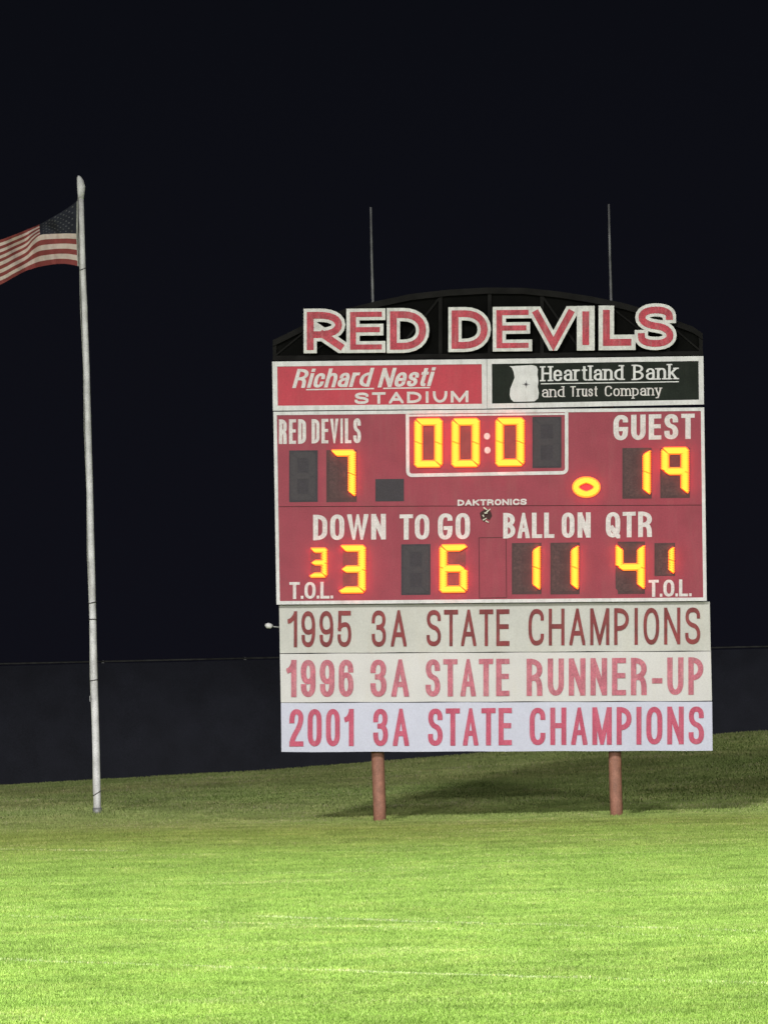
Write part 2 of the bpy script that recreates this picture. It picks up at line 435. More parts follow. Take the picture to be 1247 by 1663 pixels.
def grass_material(name, is_blade):
    mt = bpy.data.materials.new(name); mt.use_nodes = True
    N = mt.node_tree.nodes; L = mt.node_tree.links; b = N['Principled BSDF']
    b.inputs['Roughness'].default_value = .75; b.inputs['Specular IOR Level'].default_value = .12
    geo = N.new('ShaderNodeNewGeometry')
    n1 = N.new('ShaderNodeTexNoise'); n1.inputs['Scale'].default_value = 1.1; n1.inputs['Detail'].default_value = 7; n1.inputs['Roughness'].default_value = .62
    L.new(geo.outputs['Position'], n1.inputs['Vector'])
    rp = N.new('ShaderNodeValToRGB'); L.new(n1.outputs['Fac'], rp.inputs[0])
    e = rp.color_ramp.elements
    e[0].position = .32; e[0].color = (0.160, 0.252, 0.046, 1)
    e[1].position = .70; e[1].color = (0.262, 0.352, 0.078, 1)
    x = e.new(.50); x.color = (0.206, 0.312, 0.062, 1)
    out = rp.outputs[0]
    if is_blade:
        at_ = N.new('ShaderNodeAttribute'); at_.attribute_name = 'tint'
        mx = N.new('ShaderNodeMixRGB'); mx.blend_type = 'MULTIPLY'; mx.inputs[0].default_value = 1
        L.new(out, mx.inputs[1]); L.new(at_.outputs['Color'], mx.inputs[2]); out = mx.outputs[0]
    L.new(out, b.inputs['Base Color'])
    return mt
GM = grass_material('lawn soil and thatch', False)
GB = grass_material('grass blades', True)

def build_ground():
    xs = np.unique(np.concatenate([np.linspace(-400, -20, 20), np.linspace(-20, 25, 91), np.linspace(25, 400, 20)]))
    ys = np.unique(np.concatenate([np.linspace(-80, 28, 12), np.linspace(28, 110, 165), np.linspace(110, 1500, 20)]))
    Xg, Yg = np.meshgrid(xs, ys)
    Z = ground_z(Xg, Yg) + (vnoise(Xg, Yg, 1.7, 3) - .5) * .02
    V = np.stack([Xg, Yg, Z], -1).reshape(-1, 3); nx = len(xs)
    F = [(j*nx+i, j*nx+i+1, (j+1)*nx+i+1, (j+1)*nx+i) for j in range(len(ys)-1) for i in range(nx-1)]
    o = mesh('ground', V.tolist(), F, GM, None, True)
    tag(o, kind='structure')
build_ground()

def build_grass():
    rng = np.random.default_rng(5)
    P = []
    bands = [(30, 38, 4800), (38, 48, 3800), (48, 60, 2100), (60, 72, 1500), (72, 84, 1250), (84, 103.9, 620)]
    for y0, y1, dens in bands:
        hw = y1 * 0.082 + 1.2
        n = int((y1 - y0) * 2 * hw * dens)
        y = rng.uniform(y0, y1, n); x = rng.uniform(-hw, hw, n)
        keep = np.abs(x) < (y * .082 + 1.2)
        P.append(np.stack([x[keep], y[keep]], 1))
    P = np.concatenate(P); n = len(P); x, y = P[:, 0], P[:, 1]
    z = ground_z(x, y)
    cl = vnoise(x, y, .55, 11) * .45 + vnoise(x, y, .16, 12) * .35 + vnoise(x, y, 2.3, 13) * .2
    h = (0.015 + 0.026 * cl ** 1.3) * rng.uniform(.7, 1.2, n)
    h *= np.where(y > 82, 1.5, 1.0)
    for (bx, by) in ((-.03, 80.36), (3.83, 80.36), (-4.98, 86.0)):
        h *= 1 + 1.6 * np.exp(-(((x - bx) ** 2 + (y - by) ** 2) / .05))
    w = 0.0045 + 0.0022 * (y / 40.0); w *= rng.uniform(.7, 1.3, n)
    a = rng.uniform(0, 2 * np.pi, n); dx, dy = np.cos(a), np.sin(a)
    lean = rng.uniform(0, .9, n) * h; b = rng.uniform(0, 2 * np.pi, n)
    V = np.empty((n, 3, 3), np.float32)
    V[:, 0] = np.stack([x - dx * w, y - dy * w, z - .004], 1)
    V[:, 1] = np.stack([x + dx * w, y + dy * w, z - .004], 1)
    V[:, 2] = np.stack([x + np.cos(b) * lean, y + np.sin(b) * lean, z + h], 1)
    me = bpy.data.meshes.new('grass')
    me.vertices.add(n * 3); me.vertices.foreach_set('co', V.reshape(-1))
    me.loops.add(n * 3); me.loops.foreach_set('vertex_index', np.arange(n * 3, dtype=np.int32))
    me.polygons.add(n); me.polygons.foreach_set('loop_start', np.arange(0, n * 3, 3, dtype=np.int32))
    me.update(calc_edges=True)
    # colour of each blade: patches, dry blades, cut straw streaks, worn traces of painted lines, and floodlight painted in by distance
    base = .90 + .20 * vnoise(x, y, .8, 21) + .26 * (vnoise(x, y, .22, 22) - .4)
    base *= rng.uniform(.84, 1.16, n)
    bank_light = np.clip((y - 76) / 10, 0, 1)
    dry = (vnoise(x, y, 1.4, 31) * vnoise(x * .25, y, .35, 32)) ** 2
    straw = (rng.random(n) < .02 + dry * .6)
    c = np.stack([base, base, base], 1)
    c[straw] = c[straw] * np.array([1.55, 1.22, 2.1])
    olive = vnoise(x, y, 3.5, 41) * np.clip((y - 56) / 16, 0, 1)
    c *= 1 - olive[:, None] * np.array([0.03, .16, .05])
    c *= 1 + bank_light[:, None] * np.array([.50, .24, 1.05])  # bank blades lightened and greyed in colour, in place of more floodlight
    c *= 1 + (np.clip((y - 62) / 12, 0, 1) * (1 - bank_light))[:, None] * np.array([.02, -.10, -.02])  # green lowered before the posts, floodlight falloff put into the colour
    for (xa, ya, xb, yb, hwid, amt) in LINES:
        t = np.clip(((x - xa) * (xb - xa) + (y - ya) * (yb - ya)) / ((xb - xa) ** 2 + (yb - ya) ** 2), 0, 1)
        d = np.hypot(x - xa - t * (xb - xa), y - ya - t * (yb - ya))
        msk = (d < hwid) & (rng.random(n) < amt * (.35 + 1.2 * vnoise(x, y, .9, 51)))
        c[msk] = c[msk] * np.array([2.1, 1.6, 4.2])
    c = np.clip(c, 0.05, 4)
    c *= np.array([.95, .985, 1.0])
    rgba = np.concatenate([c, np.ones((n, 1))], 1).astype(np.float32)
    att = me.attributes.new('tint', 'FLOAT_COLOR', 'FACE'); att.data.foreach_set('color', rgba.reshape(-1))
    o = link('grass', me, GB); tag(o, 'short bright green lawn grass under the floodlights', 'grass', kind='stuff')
    print('blades', n)

def on_ground(px, py):
    d = _F + _R * ((px - CX) / FPX) + _U * ((CY - py) / FPX); t = -EYE.z / d.z
    p = EYE + d * t; return p.x, p.y
LINES = []
for (p, q, hw, amt) in (((-200, 1556), (1447, 1608), .05, .75), ((420, 1492), (1447, 1522), .055, .7), ((-200, 1484), (1447, 1534), .03, .35), ((-200, 1378), (200, 1384), .12, .35)):
    LINES.append((*on_ground(*p), *on_ground(*q), hw, amt))
build_grass()

# ------------------------------------------------------------------ fence behind the bank
def build_fence():
    top_z = 2.86
    root = empty('fence', (0, FENCE_Y, 0))
    tag(root, 'long dark screened fence with a thin grey top rail behind the scoreboard', 'fence')
    x = -30.0; bay = 3.0
    while x < 36:
        z0, z1 = float(ground_z(x, FENCE_Y)), float(ground_z(x + bay, FENCE_Y))
        V = []; F = []; n = 12
        for i in range(n + 1):
            t = i / n; xx = x - .01 + (bay + .02) * t; zz = z0 + (z1 - z0) * t - .04
            sag = .012 * math.sin(t * math.pi * 3 + x) + .015 * math.sin(t * math.pi)
            V += [(xx, FENCE_Y - .05 + sag * .6, zz), (xx, FENCE_Y - .05 + sag, top_z - .035 - .012 * math.sin(t * math.pi)),
                  (xx, FENCE_Y - .047 + sag * .6, zz), (xx, FENCE_Y - .047 + sag, top_z - .035 - .012 * math.sin(t * math.pi))]
        for i in range(n):
            a = i * 4; b = a + 4
            F += [(a, b, b + 1, a + 1), (a + 2, a + 3, b + 3, b + 2), (a + 1, b + 1, b + 3, a + 3)]
        mesh('windscreen', V, F, M['screen'], root, True)
        tube('post', [(x, FENCE_Y + .02, z0 - .3), (x, FENCE_Y + .02, top_z + .02)], .03, M['steel'], root, 10)
        tube('top_rail', [(x, FENCE_Y, top_z), (x + bay, FENCE_Y, top_z)], .019, M['rail'], root, 8)
        x += bay
build_fence()

# ------------------------------------------------------------------ flagpole
def build_flagpole():
    Yp = 86.0
    pts = [(158.3, 1322), (157.5, 1290), (155.5, 1200), (152.8, 1100), (150.6, 1000), (148.3, 900), (146, 800), (143.4, 700), (140.6, 600), (137.2, 500), (134.3, 430), (132.8, 370), (131.6, 318)]
    P = [at(x, y, Yp) for x, y in pts]
    P[0].z = float(ground_z(P[0].x, Yp)) - .15
    root = empty('flagpole', (P[0].x, Yp, float(ground_z(P[0].x, Yp))))
    tag(root, 'tall white painted flagpole standing on the lawn left of the scoreboard', 'flagpole')
    R = [.069 - .024 * i / (len(P) - 1) for i in range(len(P))]
    tube('pole', P, R, M['pole'], root, 20)
    # truck and pulley housing on top
    T = [at(131.6, 322, Yp), at(131.5, 312, Yp), at(131.8, 303, Yp), at(130.4, 294, Yp), at(128.4, 288, Yp), at(127.2, 285, Yp)]
    tube('finial', T, [.048, .064, .072, .060, .040, .018], M['pole'], root, 16)
    # rope down the pole, and its wraps
    rp = [at(x - 6.5 + (1.5 if i % 2 else 0), y, Yp - .02) for i, (x, y) in enumerate(pts[1:])]
    tube('halyard', rp, .006, M['rope'], root, 6)
    for (px, py, dy) in ((150.4, 979, 3), (151, 1006, 0), (153, 1105, 2), (157.6, 1289, 8), (134.6, 437, 4)):
        c = at(px, py, Yp); rr = .072 if py > 900 else .054
        ring = [(c.x + rr * math.cos(a), c.y + rr * math.sin(a), c.z + dy / 93.0 * .5 * math.cos(a)) for a in [2 * math.pi * k / 16 for k in range(17)]]
        tube('rope_wrap', ring, .008, M['pole_dark'], root, 6)
    c = at(152.5, 1135, Yp - .075)
    mesh('cleat', [c + Vector(v) for v in ((-.075, 0, -.05), (-.06, 0, -.05), (-.06, 0, .05), (-.075, 0, .05), (-.075, .03, -.05), (-.06, .03, -.05), (-.06, .03, .05), (-.075, .03, .05))],
         [(0, 1, 2, 3), (4, 7, 6, 5), (0, 4, 5, 1), (1, 5, 6, 2), (2, 6, 7, 3), (3, 7, 4, 0)], M['steel'], root)
    collar = [at(158.3, 1320, Yp), at(158.1, 1312, Yp)]
    collar[0].z = float(ground_z(collar[0].x, Yp)) - .02
    tube('collar', collar, [.085, .078], M['steel'], root, 18)
build_flagpole()

def build_flag():
    Yf = 86.0
    S = [0, .1, .2, .3, .4, .48, .56, .68, .8, 1.0]
    top = [(126.5, 325), (111, 336.5), (96, 346), (80, 355), (64, 364), (52, 369), (40, 374), (22, 381), (0, 389), (-48, 402)]
    mid = [(125.5, 379), (110, 378.5), (95, 379), (80, 379.5), (65, 381.5), (53, 391), (43, 403), (24, 413), (0, 425), (-48, 441)]
    bot = [(128, 432), (111, 428.5), (95, 428), (79, 430), (63, 433), (50, 437), (41, 440), (22, 450), (0, 462), (-48, 480)]
    dep = [0.0, -.06, -.10, -.04, .08, .22, .24, .06, -.10, .05]
    def curve(c, s):
        j = 0
        while j < len(S) - 2 and s > S[j + 1]: j += 1
        t = (s - S[j]) / (S[j + 1] - S[j])
        g = lambda k: np.array(c[min(max(k, 0), len(S) - 1)], float)
        p0, p1, p2, p3 = g(j - 1), g(j), g(j + 1), g(j + 2)
        return .5 * ((2 * p1) + (-p0 + p2) * t + (2*p0 - 5*p1 + 4*p2 - p3) * t*t + (-p0 + 3*p1 - 3*p2 + p3) * t**3)
    def pt(s, t):
        a, b_, c = curve(top, s), curve(mid, s), curve(bot, s); k = 7 / 13
        p = a + (b_ - a) * (t / k) if t < k else b_ + (c - b_) * ((t - k) / (1 - k))
        d = float(curve([(v, v) for v in dep], s)[0])
        y = Yf + d + .10 * math.sin(s * 17 + t * 7) * (.6 + .4 * math.sin(s * 31)) * min(1, s * 4) + (.10 * math.sin(s * 9) * (t - .5))
        return at(p[0], p[1], y)
    root = empty('flag', tuple(pt(0, 0)))
    tag(root, 'waving flag with red and white stripes and a dark starred canton, flying from the pole', 'flag')
    def patch(name, s0, s1, t0, t1, mat, par, ns=28, nt=3, off=0.0):
        V = []; F = []
        for i in range(ns + 1):
            for j in range(nt + 1):
                p = pt(s0 + (s1 - s0) * i / ns, t0 + (t1 - t0) * j / nt); V.append((p.x, p.y + off, p.z))
        for i in range(ns):
            for j in range(nt):
                a = i * (nt + 1) + j; F.append((a, a + 1, a + nt + 2, a + nt + 1))
        o = mesh(name, V, F, mat, par, True)
        return o
    for k in range(13):
        s0 = .40 if k < 7 else 0.018
        patch('red_stripe' if k % 2 == 0 else 'white_stripe', s0, 1.0, k / 13, (k + 1) / 13, M['redcloth'] if k % 2 == 0 else M['whitecloth'], root, 44, 2)
    cn = patch('canton', 0.018, .40, 0, 7 / 13, M['canton'], root, 20, 10)
    patch('heading', 0, .018, 0, 1, M['rope'], root, 1, 20)
    V = []; F = []
    for rr in range(9):
        for cc in range(6 if rr % 2 == 0 else 5):
            s = .03 + .36 * ((cc + .5) / 6 + (0 if rr % 2 == 0 else 1 / 12)); t = (7 / 13) * (rr + .8) / 9.6
            base = len(V)
            for k in range(10):
                a = math.pi * k / 5; rad = 1.0 if k % 2 == 0 else .42
                p = pt(min(s + .0115 * rad * math.sin(a), .395), max(t - .0200 * rad * math.cos(a), .003)); V.append((p.x, p.y - .004, p.z))
            F.append(tuple(range(base, base + 10)))
    st = mesh('star', V, F, M['star'], cn); st['kind'] = 'stuff'
build_flag()

# ------------------------------------------------------------------ scoreboard
YB = 80.0                                   # front of the cabinets
board = empty('scoreboard', (2.0, YB + .35, 0.0))
tag(board, 'large red football scoreboard cabinet with lit amber digits standing on two posts', 'scoreboard')

def lerp(a, b, t): return (a[0] + (b[0] - a[0]) * t, a[1] + (b[1] - a[1]) * t)
def bil(q, u, v):  # q = tl tr br bl ; v down
    return lerp(lerp(q[0], q[1], u), lerp(q[3], q[2], u), v)

def build_supports():
    for (bx, by) in ((616.3, 1337), (1001.3, 1332)):
        p = at(bx, by, YB + .36); p0 = Vector((p.x, p.y, -.25))
        n = 16; pts = [Vector((p.x + .006 * math.sin(i * 1.3 + bx), p.y, -.25 + (7.55 + .25) * i / n)) for i in range(n + 1)]
        tube('post', pts, .104, M['post'], board, 20)
    for (tx, ty, bx, by) in ((602, 336, 604.5, 487), (988.5, 331, 991.5, 487)):
        a = at(bx + 2.5, by + 110, YB + .36); b = at(tx, ty, YB + .36)
        tube('lightning_rod', [a, a.lerp(b, .35) + Vector((.006, 0, 0)), a.lerp(b, .7), b], [.026, .024, .02, .017], M['rod'], board, 10)
    for py in (620, 700, 800, 950, 1020, 1100, 1180):
        a = at(470, py, YB + .24); b = at(1130, py - 6, YB + .24)
        V = [a + Vector((0, 0, -.04)), b + Vector((0, 0, -.04)), b + Vector((0, 0, .04)), a + Vector((0, 0, .04))]
        V += [v + Vector((0, .045, 0)) for v in V]
        mesh('cross_beam', V, [(0, 1, 2, 3), (4, 7, 6, 5), (0, 4, 5, 1), (1, 5, 6, 2), (2, 6, 7, 3), (3, 7, 4, 0)], M['steel'], board)
build_supports()

def frame(name, q, w, Y0, Y1, mat, parent, wr=None):
    """rectangular border of width w (pixels) inside the quad q, as one ring"""
    cx = [(p[0]) for p in q]; W = q[1][0] - q[0][0]; H = q[3][1] - q[0][1]
    u = w / W; v = w / H
    inn = [bil(q, u, v), bil(q, 1 - u, v), bil(q, 1 - u, 1 - v), bil(q, u, 1 - v)]
    V = list(q) + inn
    F = [(0, 3 - 0 if False else 4, 5, 1), (1, 5, 6, 2), (2, 6, 7, 3), (3, 7, 4, 0)]
    return plate(name, F, V, Y0, Y1, mat, parent)

MAIN = [(443.8, 668.5), (1143.3, 661.5), (1147.5, 976), (449, 982)]
def build_cabinet():
    Y = YB
    midl, midr = bil(MAIN, 0, .491), bil(MAIN, 1, .503)
    quadbox('cabinet', [lerp(p, (796, 822), .002) for p in MAIN], Y + .012, Y + .22, M['gap'], board)
    quadbox('upper_face', [MAIN[0], MAIN[1], midr, midl], Y, Y + .012, M['cabinet'], board)
    quadbox('lower_face', [(midl[0], midl[1] + 1.1), (midr[0], midr[1] + 1.1), MAIN[2], MAIN[3]], Y, Y + .012, M['cabinet'], board)
    frame('border', MAIN, 5.6, Y - .012, Y, M['trim'], board)
    clock = [(658.5, 672.5), (922.5, 669.5), (923.5, 768.5), (660, 774.5)]
    # clock border: three sides of a rounded frame
    polys = []
    path = round_path([(661.5, 672.5), (662.2, 772, 1), (920, 767.5, 1), (919.8, 669.5)], False, 6)
    for s in stroke(path, False, 5.6, 0): polys.append([tuple(a) for a in s])
    polys.append([(659.5, 676.5), (921.5, 673.5), (921.5, 670.5), (659.5, 673.2)])
    V, F = union(polys)
    # image y points down: reverse the faces
    plate('clock_border', [f[::-1] for f in F], V, Y - .010, Y, M['trim'], board)
    # access doors: thin raised sheets
    for q in ([(777, 873), (822, 872.4), (823, 971), (778, 972)],):
        frame('door_seam', q, .9, Y - .0025, Y, M['gap'], board)
    # torn hole with bent metal scraps beside the maker's name
    hole = [(779, 833), (784, 829), (791, 827), (797, 831), (799, 838), (795, 845), (790, 842), (786, 848), (781, 843)]
    V, F = union([hole])
    plate('torn_hole', [f[::-1] for f in F], V, Y - .0025, Y, M['gap'], board)
    rnd = random.Random(4)
    for (x, y, l, a) in ((788, 826, 7, .6), (793, 829, 8, -.7), (789, 833, 5, .1), (787, 843, 7, -.5), (791, 847, 6, .5), (785, 838, 4, 1.2)):
        dx, dy = l * math.cos(a) * .5, l * math.sin(a) * .5; nx, ny = -dy / l * 2.2, dx / l * 2.2
        quadbox('metal_scrap', [(x - dx - nx, y - dy - ny), (x + dx - nx * .4, y + dy - ny * .4), (x + dx + nx * .6, y + dy + ny * .6), (x - dx + nx, y - dy + ny)], Y - .03 - rnd.random() * .02, Y - .004, M['scrap'], board)
build_cabinet()

def words():
    Y = YB; P = board; L = M['letter']
    lettering('lettering', 'RED', (453, 681), (497, 680.5), (453, 721), (497, 720.5), 5.7, Y, L, P, an=.90, gap=3.4)
    lettering('lettering', 'DEVILS', (506, 680.5), (586, 679), (506, 720), (586, 719.5), 5.4, Y, L, P, an=.9, gap=3.2)
    lettering('lettering', 'GUEST', (996, 674), (1128, 671.5), (996, 715), (1128, 712.5), 8.6, Y, L, P, an=.78, gap=5)
    lettering('lettering', 'DOWN', (508.5, 836), (626.5, 834.5), (508.5, 877.5), (626.5, 876), 8.0, Y, L, P, an=.78, gap=4.6)
    lettering('lettering', 'TO', (648.7, 835.5), (697, 835), (648.7, 876.5), (697, 876), 8.0, Y, L, P, an=.78, gap=3)
    lettering('lettering', 'GO', (711, 834), (763, 833), (711, 876.5), (763, 875.5), 8.0, Y, L, P, an=.78, gap=5)
    lettering('lettering', 'BALL', (817, 833), (900, 832.5), (817, 874.5), (900, 873.5), 7.6, Y, L, P, an=.8, gap=3.4)
    lettering('lettering', 'ON', (912, 832.5), (959, 832), (912, 873.5), (959, 873), 7.8, Y, L, P, an=.8, gap=5)
    lettering('lettering', 'QTR', (983.6, 832), (1059, 830.5), (983.6, 873), (1059, 872), 7.8, Y, L, P, an=.8, gap=4)
    lettering('lettering', 'T.O.L.', (470, 945.5), (541, 945), (470, 973), (541, 972), 5.2, Y, L, P, an=.85, gap=1.8)
    lettering('lettering', 'T.O.L.', (1053, 942), (1123, 941), (1053, 969.5), (1123, 968.5), 5.2, Y, L, P, an=.85, gap=1.8)
    lettering('lettering', 'DAKTRONICS', (743, 811.5), (855, 809.8), (743, 821.5), (855, 819.8), 2.7, Y, L, P, an=.9, gap=1.4)
words()

SEGS = {'0': 'abcdef', '1': 'bc', '3': 'abcdg', '4': 'bcfg', '6': 'acdefg', '7': 'abc', '9': 'abcfg', ' ': '', '2': 'abdeg'}
def seg_poly(s, W, H, T):
    m = H / 2; g = .7; c = T * .36; h = T * .48; w = T * .92
    e1 = c * .5
    P = {'a': [(e1 + g, e1 - g), (c, 0), (W - c, 0), (W, c), (W - T, w), (T + g, w)],
         'd': [(T, H - w), (W - T - g, H - w), (W - e1 - g, H - e1 + g), (W - c, H), (c, H), (0, H - c)],
         'f': [(0, c), (e1 - g, e1 + g), (T, w + g), (T, m - g + T * .18), (0, m - g - T * .28)],
         'e': [(0, m + g - T * .28), (T, m + g + T * .18), (T, H - w), (0, H - c)],
         'b': [(W, c), (W, m - g + T * .28), (W - T, m - g - T * .18), (W - T, w)],
         'c': [(W - T, m + g - T * .18), (W, m + g + T * .28), (W, H - c), (W - e1 + g, H - e1 - g), (W - T, H - w - g)],
         'g': [(T * .4, m), (T + g, m - h), (W - T - g, m - h), (W - T * .4, m), (W - T - g, m + h), (T + g, m + h)]}[s]
    return P
def serrate(P, amp, per):
    out = []
    n = len(P)
    area = sum(P[i][0] * P[(i + 1) % n][1] - P[(i + 1) % n][0] * P[i][1] for i in range(n))
    if area < 0: P = P[::-1]
    for i in range(n):
        a, b = P[i], P[(i + 1) % n]; out.append(a)
        dx, dy = b[0] - a[0], b[1] - a[1]; l = math.hypot(dx, dy)
        if abs(dx) < .01 and l > per * 3:
            k = int(l / per); nx, ny = dy / l, -dx / l
            for j in range(k):
                t0 = (j + .12) / k; t1 = (j + .52) / k; t2 = (j + .6) / k; t3 = (j + 1.0) / k
                for t, o in ((t0, amp * .45), (t1, amp * .45), (t2, -amp * .55), (min(t3, .995), -amp * .55)):
                    out.append((a[0] + dx * t + nx * o, a[1] + dy * t + ny * o))
    return out

def digit(ch, box, back, T=12.6, slope=-.010, unlit=True):
    """seven segment digit: mask plate (glow painted into it where lit) with lit and unlit lamp segments as its pieces"""
    x0, y0, x1, y1 = box; bx0, by0, bx1, by1 = back
    sl = lambda x, y: (x, y + (x - x0) * slope)
    d = quadbox('digit', [sl(bx0, by0), sl(bx1, by0), sl(bx1, by1), sl(bx0, by1)], YB - .004, YB, (M['dark'] if ch == ' ' else M['brown']) if unlit else M['mask'], board)
    W, H = x1 - x0, y1 - y0; cores = []
    for s in 'abcdefg':
        on = s in SEGS[ch]
        if not on and not unlit: continue
        P = seg_poly(s, W, H, T)
        if on: P = serrate(P, 1.5, 3.5)
        V, F = union([P])
        V = [sl(x0 + a, y0 + b) for a, b in V]
        plate('lit_segment' if on else 'unlit_segment', [f[::-1] for f in F], V, YB - (.034 if on else .008) - (.0015 if s == 'g' else 0), YB - .004, M['rim'] if on else (M['unlit'] if ch == ' ' else M['glow_unlit']), d)  # lit plates act as the bloom edge under the lamp rows
        if on:
            Pc = [(1.9 + a, 1.9 + b) for a, b in seg_poly(s, W - 3.8, H - 3.8, T - 4.2)]
            Pc = serrate(Pc, 2.4, 3.5)
            V, F = union([Pc]); V = [sl(x0 + a, y0 + b) for a, b in V]
            cores.append((V, [f[::-1] for f in F], s))
    for V, F, s in cores:
        plate('lamp_row', F, V, YB - .058 - (.0015 if s == 'g' else 0), YB - .034, M['glow'], d)
    return d

def digits():
    digit('0', (672.7, 679, 718.5, 759.5), (680, 686, 711, 752), 13.2, unlit=False)
    digit('0', (733, 679, 779, 758.8), (741, 686, 771, 751), 13.2, unlit=False)
    digit('0', (804.5, 678, 851.5, 757.5), (812, 685, 844, 750), 13.2, unlit=False)
    digit(' ', (867, 679, 909, 757), (864.5, 677, 911.5, 760), 11)
    digit(' ', (472, 734, 512, 812), (469.5, 731.5, 516, 815.5), 11)
    digit('7', (535, 730, 577.5, 809), (530, 731, 579, 815.5), 12.2)
    digit('1', (1014, 727.5, 1056.5, 806), (1010.5, 727.5, 1058, 810), 12.6)
    digit('9', (1073.5, 726, 1118.5, 804.5), (1072, 728, 1120, 809), 13)
    digit('3', (502, 889.5, 531.3, 938.5), (505, 893, 529, 935), 9.4, unlit=False)
    digit('3', (550, 885, 593.8, 964), (557, 891, 590, 958), 12.4, unlit=False)
    digit(' ', (655, 887, 696, 964), (651.5, 884, 699, 966.5), 11)
    digit('6', (713.5, 884, 759, 963), (720, 890, 756, 957), 12.6, unlit=False)
    digit('1', (834, 883, 877.5, 961), (831, 882, 879, 965.5), 12.6)
    digit('1', (896, 882.5, 939.5, 960.5), (893.5, 881.5, 941, 965.5), 12.6)
    digit('4', (999.5, 882, 1047, 960), (1003, 880, 1047, 965), 12.4)
    digit('1', (1066, 885.5, 1095, 934), (1062.5, 882, 1096, 935.5), 9.4)
    quadbox('blank_indicator', [(609.5, 778), (656, 777.5), (656, 814), (609.5, 814.5)], YB - .004, YB, M['dark'], board)
    for (x, y) in ((790.7, 708.3), (791.5, 731)):
        V, F = union([[(x + 5.0 * math.cos(a), y + 5.4 * math.sin(a)) for a in [2 * math.pi * k / 18 for k in range(18)]]])
        plate('colon_dot', [f[::-1] for f in F], V, YB - .006, YB, M['letter'], board)
    # lit ball-shaped possession lamp
    cx, cy = 952, 791; tri = []
    V = []; F = []; n = 40
    for k in range(n):
        a = 2 * math.pi * k / n; tooth = 1 + (.03 if k % 2 else -.02)
        ca, sa = math.cos(a), math.sin(a)
        V.append((cx + 20.6 * tooth * ca, cy + 14.8 * tooth * sa))
        V.append((cx + 13.0 * ca, cy + 7.8 * sa * (1 - .35 * abs(ca))))
    for k in range(n):
        a, b = 2 * k, 2 * ((k + 1) % n); F.append((a, a + 1, b + 1, b))
    lamp = plate('possession_lamp', F, V, YB - .052, YB - .026, M['glow'], board)
    V = []
    for k in range(n):
        a = 2 * math.pi * k / n; ca, sa = math.cos(a), math.sin(a)
        V.append((cx + 23.0 * ca, cy + 17.2 * sa)); V.append((cx + 11.0 * ca, cy + 6.2 * sa * (1 - .35 * abs(ca))))
    plate('lamp_bloom', F, V, YB - .026, YB, M['rim'], lamp)
digits()

def side_fitting():
    a = at(455, 1019, YB + .14); b = at(441, 1017.5, YB + .10)
    tube('conduit_arm', [a, b], .012, M['steel'], board, 8)
    c = at(436, 1017, YB + .06)
    pts = [c + Vector((.06, .02, .01)), c + Vector((.03, 0, .0)), c + Vector((-.02, -.01, .01)), c + Vector((-.05, 0, .02))]
    tube('lamp_fitting', pts, [.02, .045, .045, .02], M['trim'], board, 12)
side_fitting()

